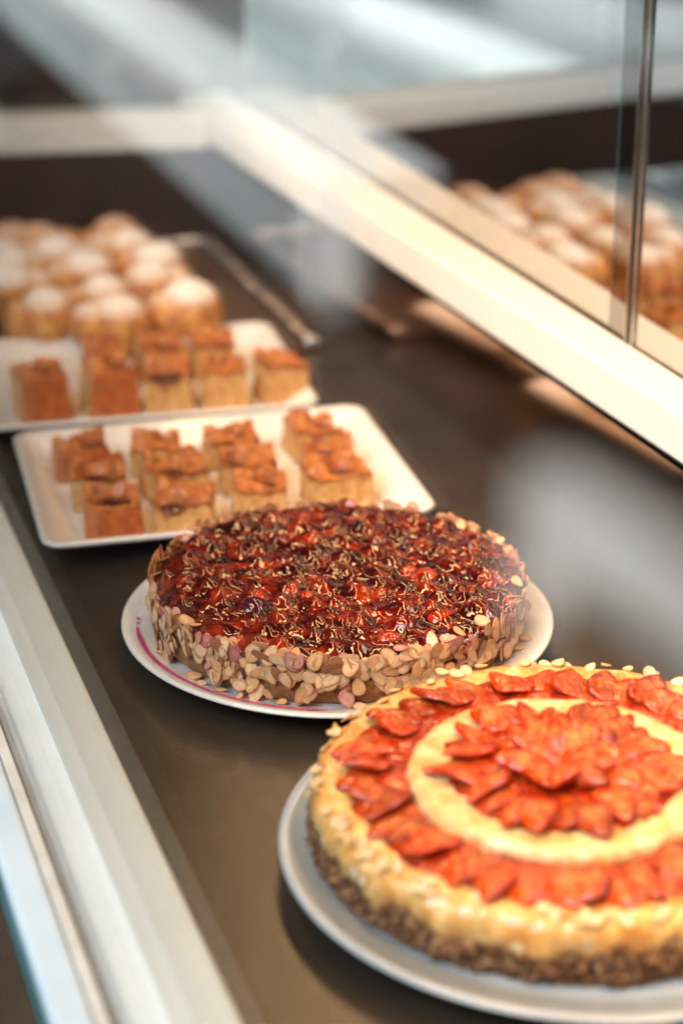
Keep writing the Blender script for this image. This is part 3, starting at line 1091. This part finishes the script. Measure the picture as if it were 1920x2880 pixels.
def bun_arrays(seed, a, b, h):
    rg = random.Random(seed)
    bm = bmesh.new()
    bmesh.ops.create_icosphere(bm, subdivisions=5, radius=1)
    flip = rg.choice((1, -1))
    lobes = [(Vector((flip*(.20+rg.uniform(-.05, .05)), rg.uniform(-.12, .12), rg.uniform(-.02, .12))), .76+rg.uniform(-.04, .04)),
             (Vector((-flip*(.44+rg.uniform(-.07, .05)), rg.uniform(-.15, .15), rg.uniform(-.08, .06))), .58+rg.uniform(-.05, .06))]
    V, T = [], []
    for v in bm.verts:
        n = v.co.normalized()
        lob = .52
        for c, k in lobes:          # two dough lobes side by side
            bq = n.dot(c)
            disc = bq*bq - (c.dot(c) - k*k)
            if disc > 0:
                lob = max(lob, bq+math.sqrt(disc))
        p = n*lob
        p *= 1+.05*nz(n, 1.8, seed)+.012*nz(n, 5, seed)
        zz = p.z if p.z > 0 else p.z*.9
        pw = Vector((p.x*a, p.y*b*1.45, zz*h*.62+h*.40))
        pw.z = max(pw.z, .0008*nz(n, 5, seed)+.0008)
        V.append(pw)
        T.append(max(0, min(1, (pw.z/h - .62)/.20)))
    fs = [tuple(v.index for v in f.verts) for f in bm.faces]
    bm.free()
    me = bpy.data.meshes.new('t')
    me.from_pydata([tuple(p) for p in V], [], fs)
    nn = [vv.normal.z for vv in me.vertices]
    bpy.data.meshes.remove(me)
    T = [q*max(0, min(1, (m_-.25)/.3)) for q, m_ in zip(T, nn)]
    return V, fs, np.array([(q, q, q) for q in T])
BUN = [(105, 815), (305, 834), (505, 796), (50, 752), (262, 777), (440, 732), (40, 702), (222, 716), (415, 688), (20, 672), (180, 668), (335, 645), (135, 630), (297, 614), (5, 636)]
blab = ['front left sugar dusted bun behind the leftmost crumble square', 'front middle sugar dusted bun, lowest and closest to the crumble squares', 'front right sugar dusted bun with a bare golden right side',
        'left bun of the second row, sugar dusted, cut by the photo edge', 'middle bun of the second row with two sugary humps', 'right bun of the second row, sugar dusted, above the front right one',
        'left bun of the third row, sugar dusted, cut by the photo edge', 'middle bun of the third row with a broad white sugar cap', 'right bun of the third row, rightmost edge near the silver tray edge',
        'left bun of the fourth row, mostly outside the photo', 'middle bun of the fourth row, thinly dusted with sugar', 'right bun of the fourth row, dusted white on its top',
        'small browned bun left in the last row, barely dusted', 'topmost browned bun at the right of the last row', 'browned bun in the last row at the left photo edge']
for k, (px, py) in enumerate(BUN):
    q = at(px, py, .066)
    V_, F_, T_ = bun_arrays(100+k, .0430, .0365, .070)
    if k > 11:
        T_ = T_*.35
    o = mesh('sugared_bun', V_, F_, M['bun'], None, True, T_)
    o.location = (q.x, q.y-.004, .0058)
    o.rotation_euler = (0, 0, R(rnd.uniform(-16, 6)))
    tag(o, blab[k], 'bun', 'sugar dusted buns on the baking tray')

# ------------------------------------------------------------------ light
def area(name, loc, target, sx, sy, energy, col, spread=180):
    l = bpy.data.lights.new(name, 'AREA')
    l.shape = 'RECTANGLE'
    l.size, l.size_y = sx, sy
    l.energy = energy
    l.color = col
    l.spread = R(spread)
    o = bpy.data.objects.new(name, l)
    COL.objects.link(o)
    o.location = loc
    d_ = Vector(target)-Vector(loc)
    o.rotation_euler = d_.to_track_quat('-Z', 'Y').to_euler()
    return o
def strip(name, loc, aim_dx, sx, sy, energy, col):
    l = bpy.data.lights.new(name, 'AREA')
    l.shape = 'RECTANGLE'
    l.size, l.size_y = sx, sy
    l.energy = energy
    l.color = col
    o = bpy.data.objects.new(name, l)
    COL.objects.link(o)
    o.location = loc
    o.rotation_euler = (0, math.atan2(-aim_dx, loc[2])*-1 if False else math.atan2(aim_dx, loc[2])*-1, 0)
    return o
FILL = (.93, .99, .97)
WARM, COOL = (1., .57, .25), (.80, .92, 1.)
strip('case_lamp', (.55, .85, .66), 0., .055, 2.4, 14.5, WARM)
area('case_lamp', (.20, 1.15, .70), (.60, 1.15, .05), 2.4, .06, 5., WARM, 75)  # added fill strip, unseen, brightening the near sides of the cakes
area('window_daylight', (-1.3, .2, 1.9), (.35, 1.2, 0), 1.6, 1.4, 145., COOL)
area('shop_daylight', (-.20, 7.2, 1.1), (-1.5, 7.2, -.7), 7., .7, 105., FILL, 90)  # added lamp, lights the unseen seat so its reflection shows pale
area('shop_daylight', (-3.6, 8., 2.6), (-3.9, 8.5, -.85), 3., 7., 18., FILL, 70)  # added lamp, brightens the round drum and pale floor for their reflections

w = bpy.data.worlds.new('World')
sc.world = w
w.use_nodes = True
bg = w.node_tree.nodes['Background']
bg.inputs[0].default_value = (.75, .85, .95, 1)
bg.inputs[1].default_value = .02

# ------------------------------------------------------------------ render
sc.view_settings.view_transform = 'Standard'
sc.view_settings.look = 'None'
sc.view_settings.gamma = 1
sc.view_settings.exposure = .12
sc.view_settings.use_curve_mapping = False
sc.render.engine = 'CYCLES'
sc.cycles.use_denoising = True
sc.cycles.max_bounces = 12
sc.cycles.transparent_max_bounces = 24
sc.cycles.caustics_reflective = False
sc.cycles.caustics_refractive = False
sc.cycles.sample_clamp_indirect = 6.
